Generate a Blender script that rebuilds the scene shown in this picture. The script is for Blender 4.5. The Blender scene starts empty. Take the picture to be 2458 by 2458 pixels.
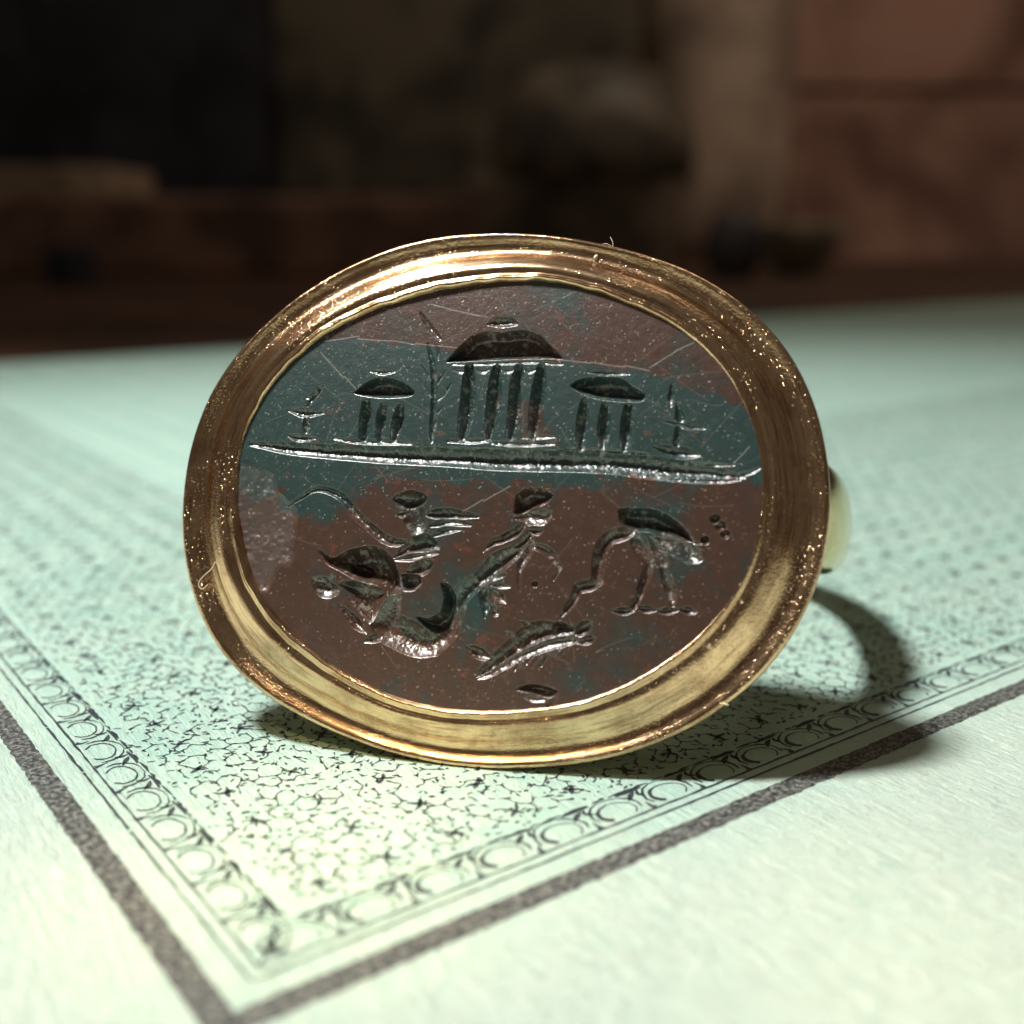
import bpy, math, random
import numpy as np

# ------------------------------------------------------------------ scene, camera, world, lamp
# one blender unit is one centimetre
sc = bpy.context.scene
sc.unit_settings.system = 'METRIC'
sc.unit_settings.scale_length = 0.01
COL = sc.collection
random.seed(7)
RNG = np.random.default_rng(11)

CAM_H, PITCH, FPX, HALF = 1.58, 0.24156, 2711.3, 1229.0
cam = bpy.data.cameras.new('camera')
cam.sensor_width = 36.0
cam.lens = 36.0 * FPX / (2 * HALF)
cam.clip_start, cam.clip_end = 0.05, 2000.0
cam.dof.use_dof = True
cam.dof.focus_distance = 3.56
cam.dof.aperture_fstop = cam.lens * 1e-3 / 0.088
cam.dof.aperture_blades = 0
cam_ob = bpy.data.objects.new('camera', cam)
cam_ob.location = (0, 0, CAM_H)
cam_ob.rotation_euler = (math.pi / 2 - PITCH, 0.0, 0.0)
COL.objects.link(cam_ob)
sc.camera = cam_ob

world = bpy.data.worlds.new('World')
sc.world = world
world.use_nodes = True
world.node_tree.nodes['Background'].inputs[0].default_value = (1.0, 0.84, 0.70, 1)
world.node_tree.nodes['Background'].inputs[1].default_value = 0.058

TORCH = (-8.2, 3.2, 20.0)
ld = bpy.data.lights.new('torch', 'SPOT')
ld.energy = 3.35e4
ld.color = (1.0, 0.985, 0.95)
ld.shadow_soft_size = 1.6
ld.spot_size = math.radians(88)
ld.spot_blend = 1.0
torch = bpy.data.objects.new('torch', ld)
torch.location = TORCH
from mathutils import Vector
torch.rotation_euler = (Vector((0.0, 2.2, 0)) - Vector(TORCH)).to_track_quat('-Z', 'Y').to_euler()
COL.objects.link(torch)

rl = bpy.data.lights.new('background_fill', 'AREA')      # added unseen fill lamp, weak and warm, brightens the background
rl.energy = 5.8e3; rl.color = (1.0, 0.80, 0.62); rl.shape = 'DISK'; rl.size = 24
background_fill = bpy.data.objects.new('background_fill', rl)
background_fill.location = (26, 36, 62)
background_fill.rotation_euler = (Vector((12, 72, 2)) - Vector((26, 36, 62))).to_track_quat('-Z', 'Y').to_euler()
COL.objects.link(background_fill)

# added spot lamps stand in for warm light the gold throws on the paper
for nm, frm, to, en, ang in (('added_warm_spot', (-7.0, -3.0, 16.0), (-0.52, 2.66, 0.0), 2.5e4, 4.4), ('added_warm_spot', (6.0, -6.0, 16.0), (0.95, 2.05, 0.0), 0.6e4, 5.0)):
    wl = bpy.data.lights.new(nm, 'SPOT'); wl.energy = en; wl.color = (1.0, 0.68, 0.33)
    wl.spot_size = math.radians(ang); wl.spot_blend = 1.0; wl.shadow_soft_size = 0.4
    wo = bpy.data.objects.new(nm, wl); wo.location = frm
    wo.rotation_euler = (Vector(to) - Vector(frm)).to_track_quat('-Z', 'Y').to_euler()
    COL.objects.link(wo)

sc.view_settings.view_transform = 'Standard'
sc.view_settings.look = 'None'
sc.view_settings.exposure = 0.14
sc.view_settings.gamma = 1.0
sc.render.engine = 'CYCLES'
sc.cycles.use_denoising = True
sc.cycles.max_bounces = 8
sc.cycles.caustics_reflective = True
sc.cycles.blur_glossy = 0.3
sc.cycles.sample_clamp_indirect = 6.0

# ------------------------------------------------------------------ helpers
def mesh_ob(name, verts, faces, mat=None, parent=None, smooth=True):
    me = bpy.data.meshes.new(name)
    verts = np.asarray(verts, dtype=np.float32)
    me.vertices.add(len(verts))
    me.vertices.foreach_set('co', verts.ravel())
    if isinstance(faces, np.ndarray):
        n, k = faces.shape
        loops = faces.ravel().astype(np.int32)
        starts = np.arange(0, n * k, k, dtype=np.int32)
    else:
        loops = np.array([i for f in faces for i in f], dtype=np.int32)
        lens = np.array([len(f) for f in faces], dtype=np.int32)
        starts = np.concatenate(([0], np.cumsum(lens)[:-1])).astype(np.int32)
    me.loops.add(len(loops))
    me.loops.foreach_set('vertex_index', loops)
    me.polygons.add(len(starts))
    me.polygons.foreach_set('loop_start', starts)
    me.update(calc_edges=True)
    me.validate()
    me.polygons.foreach_set('use_smooth', np.full(len(me.polygons), smooth))
    if mat: me.materials.append(mat)
    ob = bpy.data.objects.new(name, me)
    COL.objects.link(ob)
    if parent: ob.parent = parent
    return ob

def tag(o, label=None, cat=None, group=None, kind=None):
    if label: o['label'] = label
    if cat: o['category'] = cat
    if group: o['group'] = group
    if kind: o['kind'] = kind
    return o

def empty(name, loc, label, cat, group=None):
    o = bpy.data.objects.new(name, None)
    o.location = loc
    o.empty_display_size = 0.3
    COL.objects.link(o)
    return tag(o, label, cat, group)

class G:
    """small wrapper to wire a material"""
    def __init__(s, name):
        s.m = bpy.data.materials.new(name); s.m.use_nodes = True
        s.t = s.m.node_tree
        s.b = s.t.nodes['Principled BSDF']
    def n(s, typ, **kw):
        nd = s.t.nodes.new(typ)
        for k, v in kw.items():
            if k.startswith('i_'):
                key = k[2:]
                key = int(key) if key.isdigit() else key.replace('_', ' ')
                nd.inputs[key].default_value = v
            else: setattr(nd, k, v)
        return nd
    def l(s, a, ao, b, bi): s.t.links.new(a.outputs[ao], b.inputs[bi])
    def noise(s, vec, scale, detail=4, rough=0.55, dist=0.0):
        nd = s.n('ShaderNodeTexNoise', i_Scale=scale, i_Detail=detail, i_Roughness=rough, i_Distortion=dist)
        if vec is not None: s.t.links.new(vec, nd.inputs['Vector'])
        return nd
    def ramp(s, src, stops):
        r = s.n('ShaderNodeValToRGB')
        e = r.color_ramp.elements
        while len(e) < len(stops): e.new(0.5)
        for i, (p, c) in enumerate(stops):
            e[i].position = p
            e[i].color = (c, c, c, 1) if isinstance(c, (int, float)) else tuple(c) + (1,)
        s.t.links.new(src, r.inputs['Fac'])
        return r
    def mix(s, fac, a, b):
        m = s.n('ShaderNodeMix', data_type='RGBA')
        for v, i in ((fac, 0), (a, 6), (b, 7)):
            if isinstance(v, (int, float)): m.inputs[i].default_value = v
            elif isinstance(v, tuple): m.inputs[i].default_value = v + (1,)
            else: s.t.links.new(v, m.inputs[i])
        return m.outputs[2]
    def math(s, op, a, b=None):
        m = s.n('ShaderNodeMath', operation=op)
        for v, i in ((a, 0), (b, 1)):
            if v is None: continue
            if isinstance(v, (int, float)): m.inputs[i].default_value = v
            else: s.t.links.new(v, m.inputs[i])
        return m.outputs[0]
    def bump(s, h, dist, strength=1.0, normal=None):
        b = s.n('ShaderNodeBump', i_Strength=strength, i_Distance=dist)
        s.t.links.new(h, b.inputs['Height'])
        if normal is not None: s.t.links.new(normal, b.inputs['Normal'])
        return b.outputs['Normal']
    def pos(s): return s.n('ShaderNodeTexCoord').outputs['Object']
    def set(s, **kw):
        for k, v in kw.items():
            inp = s.b.inputs[k.replace('_', ' ')]
            if isinstance(v, (int, float)): inp.default_value = v
            elif isinstance(v, tuple): inp.default_value = v + (1,)
            else: s.t.links.new(v, inp)

# ------------------------------------------------------------------ materials
def gold_material(name, base, dark, rough, pit, streaks=True):
    g = G(name)
    p = g.pos()
    if streaks:
        at = g.n('ShaderNodeAttribute', attribute_name='streak')
        st1 = g.noise(at.outputs['Vector'], 1.0, 6, 0.6)
        st2 = g.noise(at.outputs['Vector'], 3.1, 5, 0.6)
    else:
        st1 = g.noise(p, 9, 6, 0.6); st2 = g.noise(p, 30, 5, 0.6)
    blot = g.noise(p, 5.5, 8, 0.68)
    pits = g.noise(p, 105, 3, 0.65)
    vor = g.n('ShaderNodeTexVoronoi', i_Scale=95.0); g.t.links.new(p, vor.inputs['Vector'])
    dots = g.ramp(vor.outputs['Distance'], [(0.10, 1.0), (0.24, 0.0)])
    tarn = g.ramp(blot.outputs['Fac'], [(0.45, 0.0), (0.60, 1.0)])
    fac = g.math('MULTIPLY', tarn.outputs['Color'], 0.6)
    fac2 = g.math('MULTIPLY', g.ramp(st2.outputs['Fac'], [(0.50, 0.0), (0.66, 1.0)]).outputs['Color'], 0.75)
    col = g.mix(fac, base, dark)
    col = g.mix(fac2, col, dark)
    fleck = g.noise(p, 62, 4, 0.7)
    col = g.mix(g.math('MULTIPLY', g.ramp(fleck.outputs['Fac'], [(0.50, 0.0), (0.62, 1.0)]).outputs['Color'], 0.14 if streaks else 0.0), col, (0.20, 0.10, 0.05))
    rr = g.n('ShaderNodeMapRange'); rr.inputs['To Min'].default_value = rough; rr.inputs['To Max'].default_value = rough + 0.10
    g.t.links.new(blot.outputs['Fac'], rr.inputs['Value'])
    patch = g.ramp(g.noise(p, 3.0, 3, 0.5).outputs['Fac'], [(0.40, 0.12), (0.58, 1.0)]).outputs['Color']
    h1 = g.math('MULTIPLY', g.math('ADD', pits.outputs['Fac'], g.math('MULTIPLY', dots.outputs['Color'], 0.5)), patch)
    n0 = g.bump(fleck.outputs['Fac'], 0.0015 * pit, 0.15)
    n1 = g.bump(h1, 0.0022 * pit, 0.9, n0)
    n2 = g.bump(st1.outputs['Fac'], 0.004, 0.45, n1)
    g.set(Base_Color=col, Metallic=1.0, Roughness=rr.outputs['Result'], Normal=n2)
    return g.m

M_GOLD = gold_material('worn_gold', (0.93, 0.64, 0.38), (0.40, 0.225, 0.125), 0.16, 1.2)
M_SHANK = gold_material('shank_gold', (0.86, 0.69, 0.36), (0.72, 0.54, 0.26), 0.07, 0.12, streaks=False)

def stone_material():
    g = G('bloodstone')
    p = g.pos()
    zone = g.n('ShaderNodeAttribute', attribute_name='zone')
    wear_glint = g.n('ShaderNodeAttribute', attribute_name='wear_glint')
    chip = g.n('ShaderNodeAttribute', attribute_name='chip')
    nb = g.noise(p, 5.5, 8, 0.62, 0.4)
    nf = g.noise(p, 26, 6, 0.65)
    z = g.math('ADD', zone.outputs['Fac'], g.math('MULTIPLY', g.math('SUBTRACT', nb.outputs['Fac'], 0.5), 1.9))
    z = g.math('ADD', z, g.math('MULTIPLY', g.math('SUBTRACT', nf.outputs['Fac'], 0.5), 0.55))
    zr = g.ramp(z, [(0.27, 0.0), (0.74, 1.0)])
    green = g.mix(nf.outputs['Fac'], (0.008, 0.024, 0.023), (0.025, 0.062, 0.057))
    brown = g.mix(nf.outputs['Fac'], (0.036, 0.0145, 0.0080), (0.080, 0.033, 0.018))
    red = g.ramp(g.noise(p, 19, 3, 0.5).outputs['Fac'], [(0.66, 0.0), (0.72, 1.0)])
    col = g.mix(zr.outputs['Color'], green, brown)
    col = g.mix(g.math('MULTIPLY', red.outputs['Color'], 0.3), col, (0.24, 0.055, 0.03))
    grey = g.mix(nf.outputs['Fac'], (0.042, 0.030, 0.024), (0.115, 0.085, 0.070))
    col = g.mix(g.math('MULTIPLY', chip.outputs['Fac'], 0.28), col, grey)
    col = g.mix(g.math('MULTIPLY', wear_glint.outputs['Fac'], 0.75), col, (0.62, 0.56, 0.48))
    fine = g.noise(p, 160, 3, 0.6)
    mid = g.noise(p, 38, 4, 0.6)
    n1 = g.bump(mid.outputs['Fac'], 0.0028, 0.5)
    n2 = g.bump(fine.outputs['Fac'], 0.0016, 0.7, n1)
    ro = g.math('ADD', 0.20, g.math('MULTIPLY', nf.outputs['Fac'], 0.12))
    ro = g.math('ADD', ro, g.math('MULTIPLY', chip.outputs['Fac'], 0.2))
    g.set(Base_Color=col, Roughness=ro, Normal=n2)
    g.b.inputs['IOR'].default_value = 1.60
    g.b.inputs['Specular IOR Level'].default_value = 0.72
    g.b.inputs['Coat Weight'].default_value = 0.55
    g.b.inputs['Coat IOR'].default_value = 1.75
    g.b.inputs['Coat Roughness'].default_value = 0.42
    g.t.links.new(n1, g.b.inputs['Coat Normal'])
    return g.m
M_STONE = stone_material()

def paper_material():
    g = G('green_paper')
    p = g.pos()
    m1 = g.noise(p, 2.3, 5, 0.6)
    m2 = g.noise(p, 11, 5, 0.65)
    mp = g.n('ShaderNodeMapping'); g.t.links.new(p, mp.inputs['Vector'])
    mp.inputs['Rotation'].default_value = (0, 0, 0.5); mp.inputs['Scale'].default_value = (55, 9, 20)
    fib = g.noise(mp.outputs['Vector'], 1.0, 6, 0.7, 0.8)
    mp2 = g.n('ShaderNodeMapping'); g.t.links.new(p, mp2.inputs['Vector'])
    mp2.inputs['Rotation'].default_value = (0, 0, -0.75); mp2.inputs['Scale'].default_value = (70, 12, 20)
    fib2 = g.noise(mp2.outputs['Vector'], 1.0, 5, 0.7, 1.2)
    c = g.mix(g.ramp(m1.outputs['Fac'], [(0.35, 0.0), (0.68, 1.0)]).outputs['Color'], (0.405, 0.655, 0.56), (0.50, 0.70, 0.605))
    c = g.mix(g.ramp(m2.outputs['Fac'], [(0.42, 0.0), (0.70, 0.5)]).outputs['Color'], c, (0.62, 0.73, 0.60))
    # warm near light put into the colour: the margin is tinted cream
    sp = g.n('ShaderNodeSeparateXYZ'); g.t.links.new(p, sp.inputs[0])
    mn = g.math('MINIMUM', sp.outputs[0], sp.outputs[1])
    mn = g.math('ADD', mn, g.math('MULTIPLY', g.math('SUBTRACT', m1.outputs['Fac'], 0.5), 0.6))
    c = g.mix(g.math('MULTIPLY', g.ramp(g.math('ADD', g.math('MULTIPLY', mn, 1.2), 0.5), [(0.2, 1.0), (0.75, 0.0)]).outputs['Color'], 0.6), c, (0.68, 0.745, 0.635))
    c = g.mix(g.ramp(fib.outputs['Fac'], [(0.54, 0.0), (0.74, 0.75)]).outputs['Color'], c, (0.36, 0.56, 0.50))
    c = g.mix(g.ramp(fib2.outputs['Fac'], [(0.54, 0.0), (0.74, 0.8)]).outputs['Color'], c, (0.72, 0.78, 0.66))
    h = g.math('ADD', fib.outputs['Fac'], g.math('ADD', fib2.outputs['Fac'], g.math('MULTIPLY', m2.outputs['Fac'], 1.2)))
    g.set(Base_Color=c, Roughness=0.62, Normal=g.bump(h, 0.026, 0.8))
    g.b.inputs['IOR'].default_value = 1.45
    return g.m
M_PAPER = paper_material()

def ink_material(name, dark, light, lo, hi, scale=70):
    g = G(name)
    p = g.pos()
    a = g.noise(p, scale, 5, 0.7)
    c = g.mix(g.ramp(a.outputs['Fac'], [(lo, 0.0), (hi, 1.0)]).outputs['Color'], dark, light)
    g.set(Base_Color=c, Roughness=0.6, Normal=g.bump(a.outputs['Fac'], 0.003, 0.5))
    return g.m
M_INK = ink_material('black_ink', (0.020, 0.026, 0.032), (0.10, 0.14, 0.14), 0.52, 0.85)
M_BAND = ink_material('grainy_black_ink', (0.016, 0.016, 0.018), (0.36, 0.39, 0.34), 0.45, 0.78, 60)

def plain_material(name, c1, c2, scale, rough, metal=0.0):
    g = G(name)
    p = g.pos()
    a = g.noise(p, scale, 5, 0.6, 0.5)
    c1 = tuple(x*.75 for x in c1); c2 = tuple(min(.85, x*1.15) for x in c2)
    c = g.mix(g.ramp(a.outputs['Fac'], [(0.40, 0.0), (0.60, 1.0)]).outputs['Color'], c1, c2)
    g.set(Base_Color=c, Roughness=rough, Metallic=metal, Normal=g.bump(a.outputs['Fac'], 0.05, 0.3))
    return g.m

# ------------------------------------------------------------------ seal ring: frame of the bezel
def ray(x, y):
    a = (x - HALF) / FPX; b = -(y - HALF) / FPX
    return np.array([a, math.cos(PITCH) + b * math.sin(PITCH), b * math.cos(PITCH) - math.sin(PITCH)])
d = ray(1218, 1849); CONTACT = np.array([0, 0, CAM_H]) + d * (-CAM_H / d[2])
YAW, LEAN = math.radians(12.0), math.radians(18.5)
AU = np.array([math.cos(YAW), -math.sin(YAW), 0.0])
AV = np.array([math.sin(YAW) * math.sin(LEAN), math.cos(YAW) * math.sin(LEAN), math.cos(LEAN)])
AN = np.array([-math.sin(YAW) * math.cos(LEAN), -math.cos(YAW) * math.cos(LEAN), math.sin(LEAN)])
CENTRE = CONTACT + AV * 0.836          # middle of the bezel's rim plane
RM = np.stack([AU, AV, AN], axis=1)     # local (u, v, n) -> world

def face_uv(x, y, w=0.0):
    """where a point measured on the photographed face lies on the seal, in cm"""
    x = np.asarray(x, float); y = np.asarray(y, float)
    a = (x - HALF) / FPX; b = -(y - HALF) / FPX
    D = np.stack([a, math.cos(PITCH) + b * math.sin(PITCH), b * math.cos(PITCH) - math.sin(PITCH)], -1)
    o = np.array([0, 0, CAM_H]); q = CENTRE + AN * w
    t = ((q - o) @ AN) / (D @ AN)
    P = o + D * t[..., None] - CENTRE
    return P @ AU, P @ AV

OUTER = [(1300,561),(1145,558),(1005,584),(866,626),(726,705),(633,789),(563,863),(512,938),(475,1026),(451,1119),(440,1200),
 (440,1286),(454,1379),(477,1463),(512,1538),(558,1594),(633,1664),(726,1719),(866,1785),(1005,1822),(1145,1841),(1293,1845),
 (1433,1826),(1573,1785),(1666,1743),(1759,1687),(1829,1612),(1894,1538),(1940,1463),(1964,1398),(1978,1323),(1989,1240),
 (1990,1147),(1978,1045),(1955,970),(1922,900),(1875,826),(1829,770),(1759,710),(1666,658),(1573,621),(1470,588),(1340,572)]
INNER = [(1300,670),(1145,679),(1005,707),(866,754),(773,810),(698,868),(633,952),(600,1022),(575,1105),(563,1200),(579,1296),
 (605,1389),(642,1454),(698,1519),(773,1580),(866,1636),(959,1678),(1052,1699),(1192,1706),(1300,1703),(1386,1685),(1479,1650),
 (1573,1608),(1666,1533),(1722,1473),(1768,1407),(1801,1333),(1820,1249),(1822,1147),(1820,1105),(1801,1012),(1773,947),
 (1736,887),(1689,835),(1619,784),(1526,733),(1433,698),(1340,679)]
STONE_W = 0.050
def outline(pts, w, nth, c):
    x, y = zip(*pts); u, v = face_uv(x, y, w)
    th = np.arctan2(v - c[1], u - c[0]); r = np.hypot(u - c[0], v - c[1])
    K = 8
    A = [np.ones_like(th)]
    for k in range(1, K + 1): A += [np.cos(k * th), np.sin(k * th)]
    A = np.stack(A, 1)
    reg = np.diag([0] + [1e-3 * (k // 2 + 1) ** 2 for k in range(2 * K)])
    co = np.linalg.solve(A.T @ A + reg, A.T @ r)
    t = np.linspace(0, 2 * np.pi, nth, endpoint=False)
    B = [np.ones_like(t)]
    for k in range(1, K + 1): B += [np.cos(k * t), np.sin(k * t)]
    rr = np.stack(B, 1) @ co
    return np.stack([c[0] + rr * np.cos(t), c[1] + rr * np.sin(t)], 1)

NTH = 900
uo, vo = face_uv(*zip(*OUTER)); C0 = (0.5 * (uo.min() + uo.max()), 0.5 * (vo.min() + vo.max()))
ui, vi = face_uv(*zip(*INNER), STONE_W); C1 = (0.5 * (ui.min() + ui.max()), 0.5 * (vi.min() + vi.max()))
ring_o = outline(OUTER, 0.0, NTH, C0)
ring_i = outline(INNER, STONE_W, NTH, C1)

ring = empty('seal_ring', tuple(CONTACT), 'antique gold signet ring with a carved dark oval stone, standing on green printed paper', 'ring')
def local(ob):
    """place a part modelled in bezel coordinates under the ring"""
    from mathutils import Matrix
    M = Matrix(((RM[0,0], RM[0,1], RM[0,2], CENTRE[0]-CONTACT[0]), (RM[1,0], RM[1,1], RM[1,2], CENTRE[1]-CONTACT[1]), (RM[2,0], RM[2,1], RM[2,2], CENTRE[2]-CONTACT[2]), (0,0,0,1)))
    ob.parent = ring
    ob.matrix_local = M
    return ob

# ---- bezel: moulded gold frame swept round the oval
def spline(ctrl, n):
    c = np.array(ctrl, float); s = np.concatenate(([0], np.cumsum(np.hypot(*np.diff(c, axis=0).T))))
    t = np.linspace(0, s[-1], n); out = np.empty((n, 2))
    m = np.gradient(c, s, axis=0)
    idx = np.clip(np.searchsorted(s, t, side='right') - 1, 0, len(s) - 2)
    h = (s[idx + 1] - s[idx])[:, None]; q = ((t - s[idx])[:, None]) / h
    a, b = c[idx], c[idx + 1]; ma, mb = m[idx] * h, m[idx + 1] * h
    return (2*q**3-3*q**2+1)*a + (q**3-2*q**2+q)*ma + (-2*q**3+3*q**2)*b + (q**3-q**2)*mb
BW = 0.19
prof = [(-0.012,0.028),(-0.004,0.052),(0.002,0.0625),(0.008,0.0650),(0.014,0.0625),(0.020,0.0555),(0.027,0.0530),(0.036,0.0555),(0.046,0.0555),(0.056,0.0520),(0.070,0.0435),
        (0.086,0.033),(0.102,0.0185),(0.116,0.0085),(0.130,0.0045),(0.145,0.0060),(0.158,0.0105),(0.170,0.0155),(0.179,0.0165),(0.186,0.0115),(0.190,0.000),
        (0.1895,-0.020),(0.184,-0.045),(0.165,-0.085),(0.135,-0.135),(0.10,-0.19),(0.05,-0.25),(-0.05,-0.275),(-0.2,-0.285)]
pr = spline(prof, 130)
t = np.linspace(0, 2*np.pi, NTH, endpoint=False)
V = []; ST = []
wob = lambda k, a, ph: a*np.sin(k*t+ph)
dent = wob(3,.0012,.4)+wob(7,.0010,1.3)+wob(13,.0007,2.2)+wob(29,.0004,.3)
lip = wob(11,.0015,.2)+wob(23,.0013,1.9)+wob(41,.0011,.8)+wob(67,.0008,2.5)
lip = lip*(0.35+0.65*(np.cos(t-2.5)>0))   # the lip is most ragged upper left
for (x, z) in pr:
    q = x / BW
    P = ring_i*(1-q) + ring_o*q
    e = math.exp(-(max(0, x-0.006)/0.016)**2)
    nrm = (ring_o-ring_i); nrm = nrm/np.linalg.norm(nrm, axis=1)[:, None]
    P = P + nrm*(lip*e + dent*0.6*(z > -0.03))[:, None]
    Z = z + dent*0.8*(x < 0.185) + 0.5*lip*e
    V.append(np.stack([P[:,0], P[:,1], Z], 1))
    ST.append(np.stack([np.full(NTH, x*42.0), 2.2*np.cos(t), 2.2*np.sin(t)], 1))
V.append(np.array([[C1[0], C1[1], -0.287]]))
nr = len(pr)
i = np.arange(NTH); j = (i+1) % NTH
F = np.concatenate([np.stack([k*NTH+i, k*NTH+j, (k+1)*NTH+j, (k+1)*NTH+i], 1) for k in range(nr-1)])[:, ::-1]
F = F[:, ::-1]
last = nr*NTH
faces = [tuple(f) for f in F.tolist()] + [((nr-1)*NTH+a, (nr-1)*NTH+b, last) for a, b in zip(i.tolist(), j.tolist())]
VV = np.concatenate(V)
bezel = mesh_ob('bezel', VV, faces, M_GOLD)
at = bezel.data.attributes.new('streak', 'FLOAT_VECTOR', 'POINT')
at.data.foreach_set('vector', np.concatenate(ST+[np.zeros((1,3))]).astype(np.float32).ravel())
bezel['label'] = 'moulded oval gold bezel with a raised inner lip'
local(bezel)

# ---- shank: flattened hoop behind the bezel
ns, nc = 220, 28
V = []; HW, DC, DR = 1.19, 1.22, 1.09
a0, a1 = math.radians(-150), math.radians(150)
for k in range(ns):
    a = a0 + (a1-a0)*k/(ns-1)          # 0 = back of the hoop
    f = abs(a)/a1
    half = 0.105 + 0.13*f**1.6
    thick = 0.062 + 0.055*f**2
    n_ = 2.15 if abs(a) < math.pi/2 else 2.15+1.6*(abs(a)-math.pi/2)/(a1-math.pi/2)
    su, cd = math.sin(a), math.cos(a)
    rr = (abs(su)**n_+abs(cd)**n_)**(-1/n_)
    for c in range(nc):
        b = 2*np.pi*c/nc
        cb, sb = math.cos(b), math.sin(b)
        vv = half*math.copysign(abs(sb)**0.9, sb)
        off = -thick + thick*(math.copysign(abs(cb)**0.85, cb) if cb > 0 else 0.35*cb)
        V.append((C0[0] + (rr*HW+off)*su, C0[1] + 0.03 + vv, -DC - (rr*DR+off)*cd))
V = np.array(V)
idx = np.arange(ns-1)[:, None]*nc; c = np.arange(nc)[None, :]
F = np.stack([idx+c, idx+(c+1)%nc, idx+nc+(c+1)%nc, idx+nc+c], -1).reshape(-1, 4)
shank = mesh_ob('shank', V, F, M_SHANK)
shank['label'] = 'bright polished plain gold hoop behind the bezel'
local(shank)

# ---- gemstone: carved surface as a fine height field
ZO = {1:(560,720,500/1932), 2:(980,720,440/1932), 3:(1340,820,520/1932), 4:(640,1120,600/1932), 5:(1080,1120,400/1932), 6:(1320,1160,440/1932), 7:(1080,1420,400/1932), 0:(0,0,1.0)}
U0, U1 = ring_i[:,0].min()-0.03, ring_i[:,0].max()+0.03
V0, V1 = ring_i[:,1].min()-0.03, ring_i[:,1].max()+0.03
STEP = 0.00200
nu, nv = int((U1-U0)/STEP), int((V1-V0)/STEP)
gu = U0 + STEP*np.arange(nu); gv = V0 + STEP*np.arange(nv)
depth = np.zeros((nv, nu), np.float32)
label_map = np.zeros((nv, nu), np.int16)
wear_glint = np.zeros((nv, nu), np.float32)
PXCM = 0.00130
def win(x0, x1, y0, y1):
    a = max(0, int((x0-U0)/STEP)-1); b = min(nu, int((x1-U0)/STEP)+2)
    c = max(0, int((y0-V0)/STEP)-1); e = min(nv, int((y1-V0)/STEP)+2)
    return slice(c, e), slice(a, b)
def stroke(z, pts, k=0.75, lab=0, widen=1.0, power=1.0):
    ox, oy, s = ZO[z]
    P = np.array(pts, float)
    u, v = face_uv(ox+P[:,0]*s, oy+P[:,1]*s, STONE_W)
    w = P[:,2]*s*PXCM*widen*(1.2 if z < 4 else 1.42)
    if len(P) == 1: u, v, w = np.repeat(u,2), np.repeat(v,2), np.repeat(w,2); u[1] += 1e-4
    if len(P) > 2:                       # round the polyline
        n = (len(P)-1)*6+1; tt = np.linspace(0, len(P)-1, n)
        S = np.arange(len(P))
        def sm(a):
            m = np.gradient(a); i0 = np.clip(tt.astype(int), 0, len(P)-2); q = tt-i0
            return (2*q**3-3*q**2+1)*a[i0]+(q**3-2*q**2+q)*m[i0]+(-2*q**3+3*q**2)*a[i0+1]+(q**3-q**2)*m[i0+1]
        u, v, w = sm(u), sm(v), np.maximum(sm(w), 1e-4)
    for a in range(len(u)-1):
        m = max(w[a], w[a+1])
        sl = win(min(u[a],u[a+1])-m, max(u[a],u[a+1])+m, min(v[a],v[a+1])-m, max(v[a],v[a+1])+m)
        X, Y = np.meshgrid(gu[sl[1]], gv[sl[0]])
        dx, dy = u[a+1]-u[a], v[a+1]-v[a]; L = dx*dx+dy*dy+1e-12
        q = np.clip(((X-u[a])*dx+(Y-v[a])*dy)/L, 0, 1)
        r = np.hypot(X-u[a]-q*dx, Y-v[a]-q*dy); ww = w[a]+(w[a+1]-w[a])*q
        dd = (1.0 if z < 4 else 1.2)*k*ww*np.clip(1-(r/ww)**2, 0, None)**power
        np.maximum(depth[sl], dd, out=depth[sl])
        if lab: label_map[sl][r < ww+0.006] = lab
def pit(z, pts, wid, dmax, lab=0, floor=None):
    """hollowed area: polygon with sloping walls; wid and dmax in photo pixels"""
    ox, oy, s = ZO[z]
    P = np.array(pts, float); n = len(P)
    tt = np.linspace(0, n, n*5, endpoint=False); i0 = tt.astype(int); q = (tt-i0)[:,None]
    def at_(i): return P[i % n]
    m = lambda i: 0.5*(at_(i+1)-at_(i-1))
    Q = (2*q**3-3*q**2+1)*at_(i0)+(q**3-2*q**2+q)*m(i0)*.8+(-2*q**3+3*q**2)*at_(i0+1)+(q**3-q**2)*m(i0+1)*.8
    u, v = face_uv(ox+Q[:,0]*s, oy+Q[:,1]*s, STONE_W)
    sl = win(u.min(), u.max(), v.min(), v.max())
    X, Y = np.meshgrid(gu[sl[1]], gv[sl[0]])
    dist = np.full(X.shape, 1e9); inside = np.zeros(X.shape, bool)
    for a in range(len(u)):
        b = (a+1) % len(u)
        dx, dy = u[b]-u[a], v[b]-v[a]; L = dx*dx+dy*dy+1e-14
        q = np.clip(((X-u[a])*dx+(Y-v[a])*dy)/L, 0, 1)
        dist = np.minimum(dist, np.hypot(X-u[a]-q*dx, Y-v[a]-q*dy))
        c_ = ((v[a] > Y) != (v[b] > Y))
        with np.errstate(divide='ignore', invalid='ignore'):
            xx = (u[b]-u[a])*(Y-v[a])/(v[b]-v[a])+u[a]
        inside ^= c_ & (X < xx)
    W = wid*s*PXCM
    f = np.clip(dist/W, 0, 1); f = 1-(1-f)**2
    dd = np.where(inside, 1.1*dmax*s*PXCM*f, 0)
    np.maximum(depth[sl], dd, out=depth[sl])
    if lab: label_map[sl][inside | (dist < 0.006)] = lab

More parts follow.
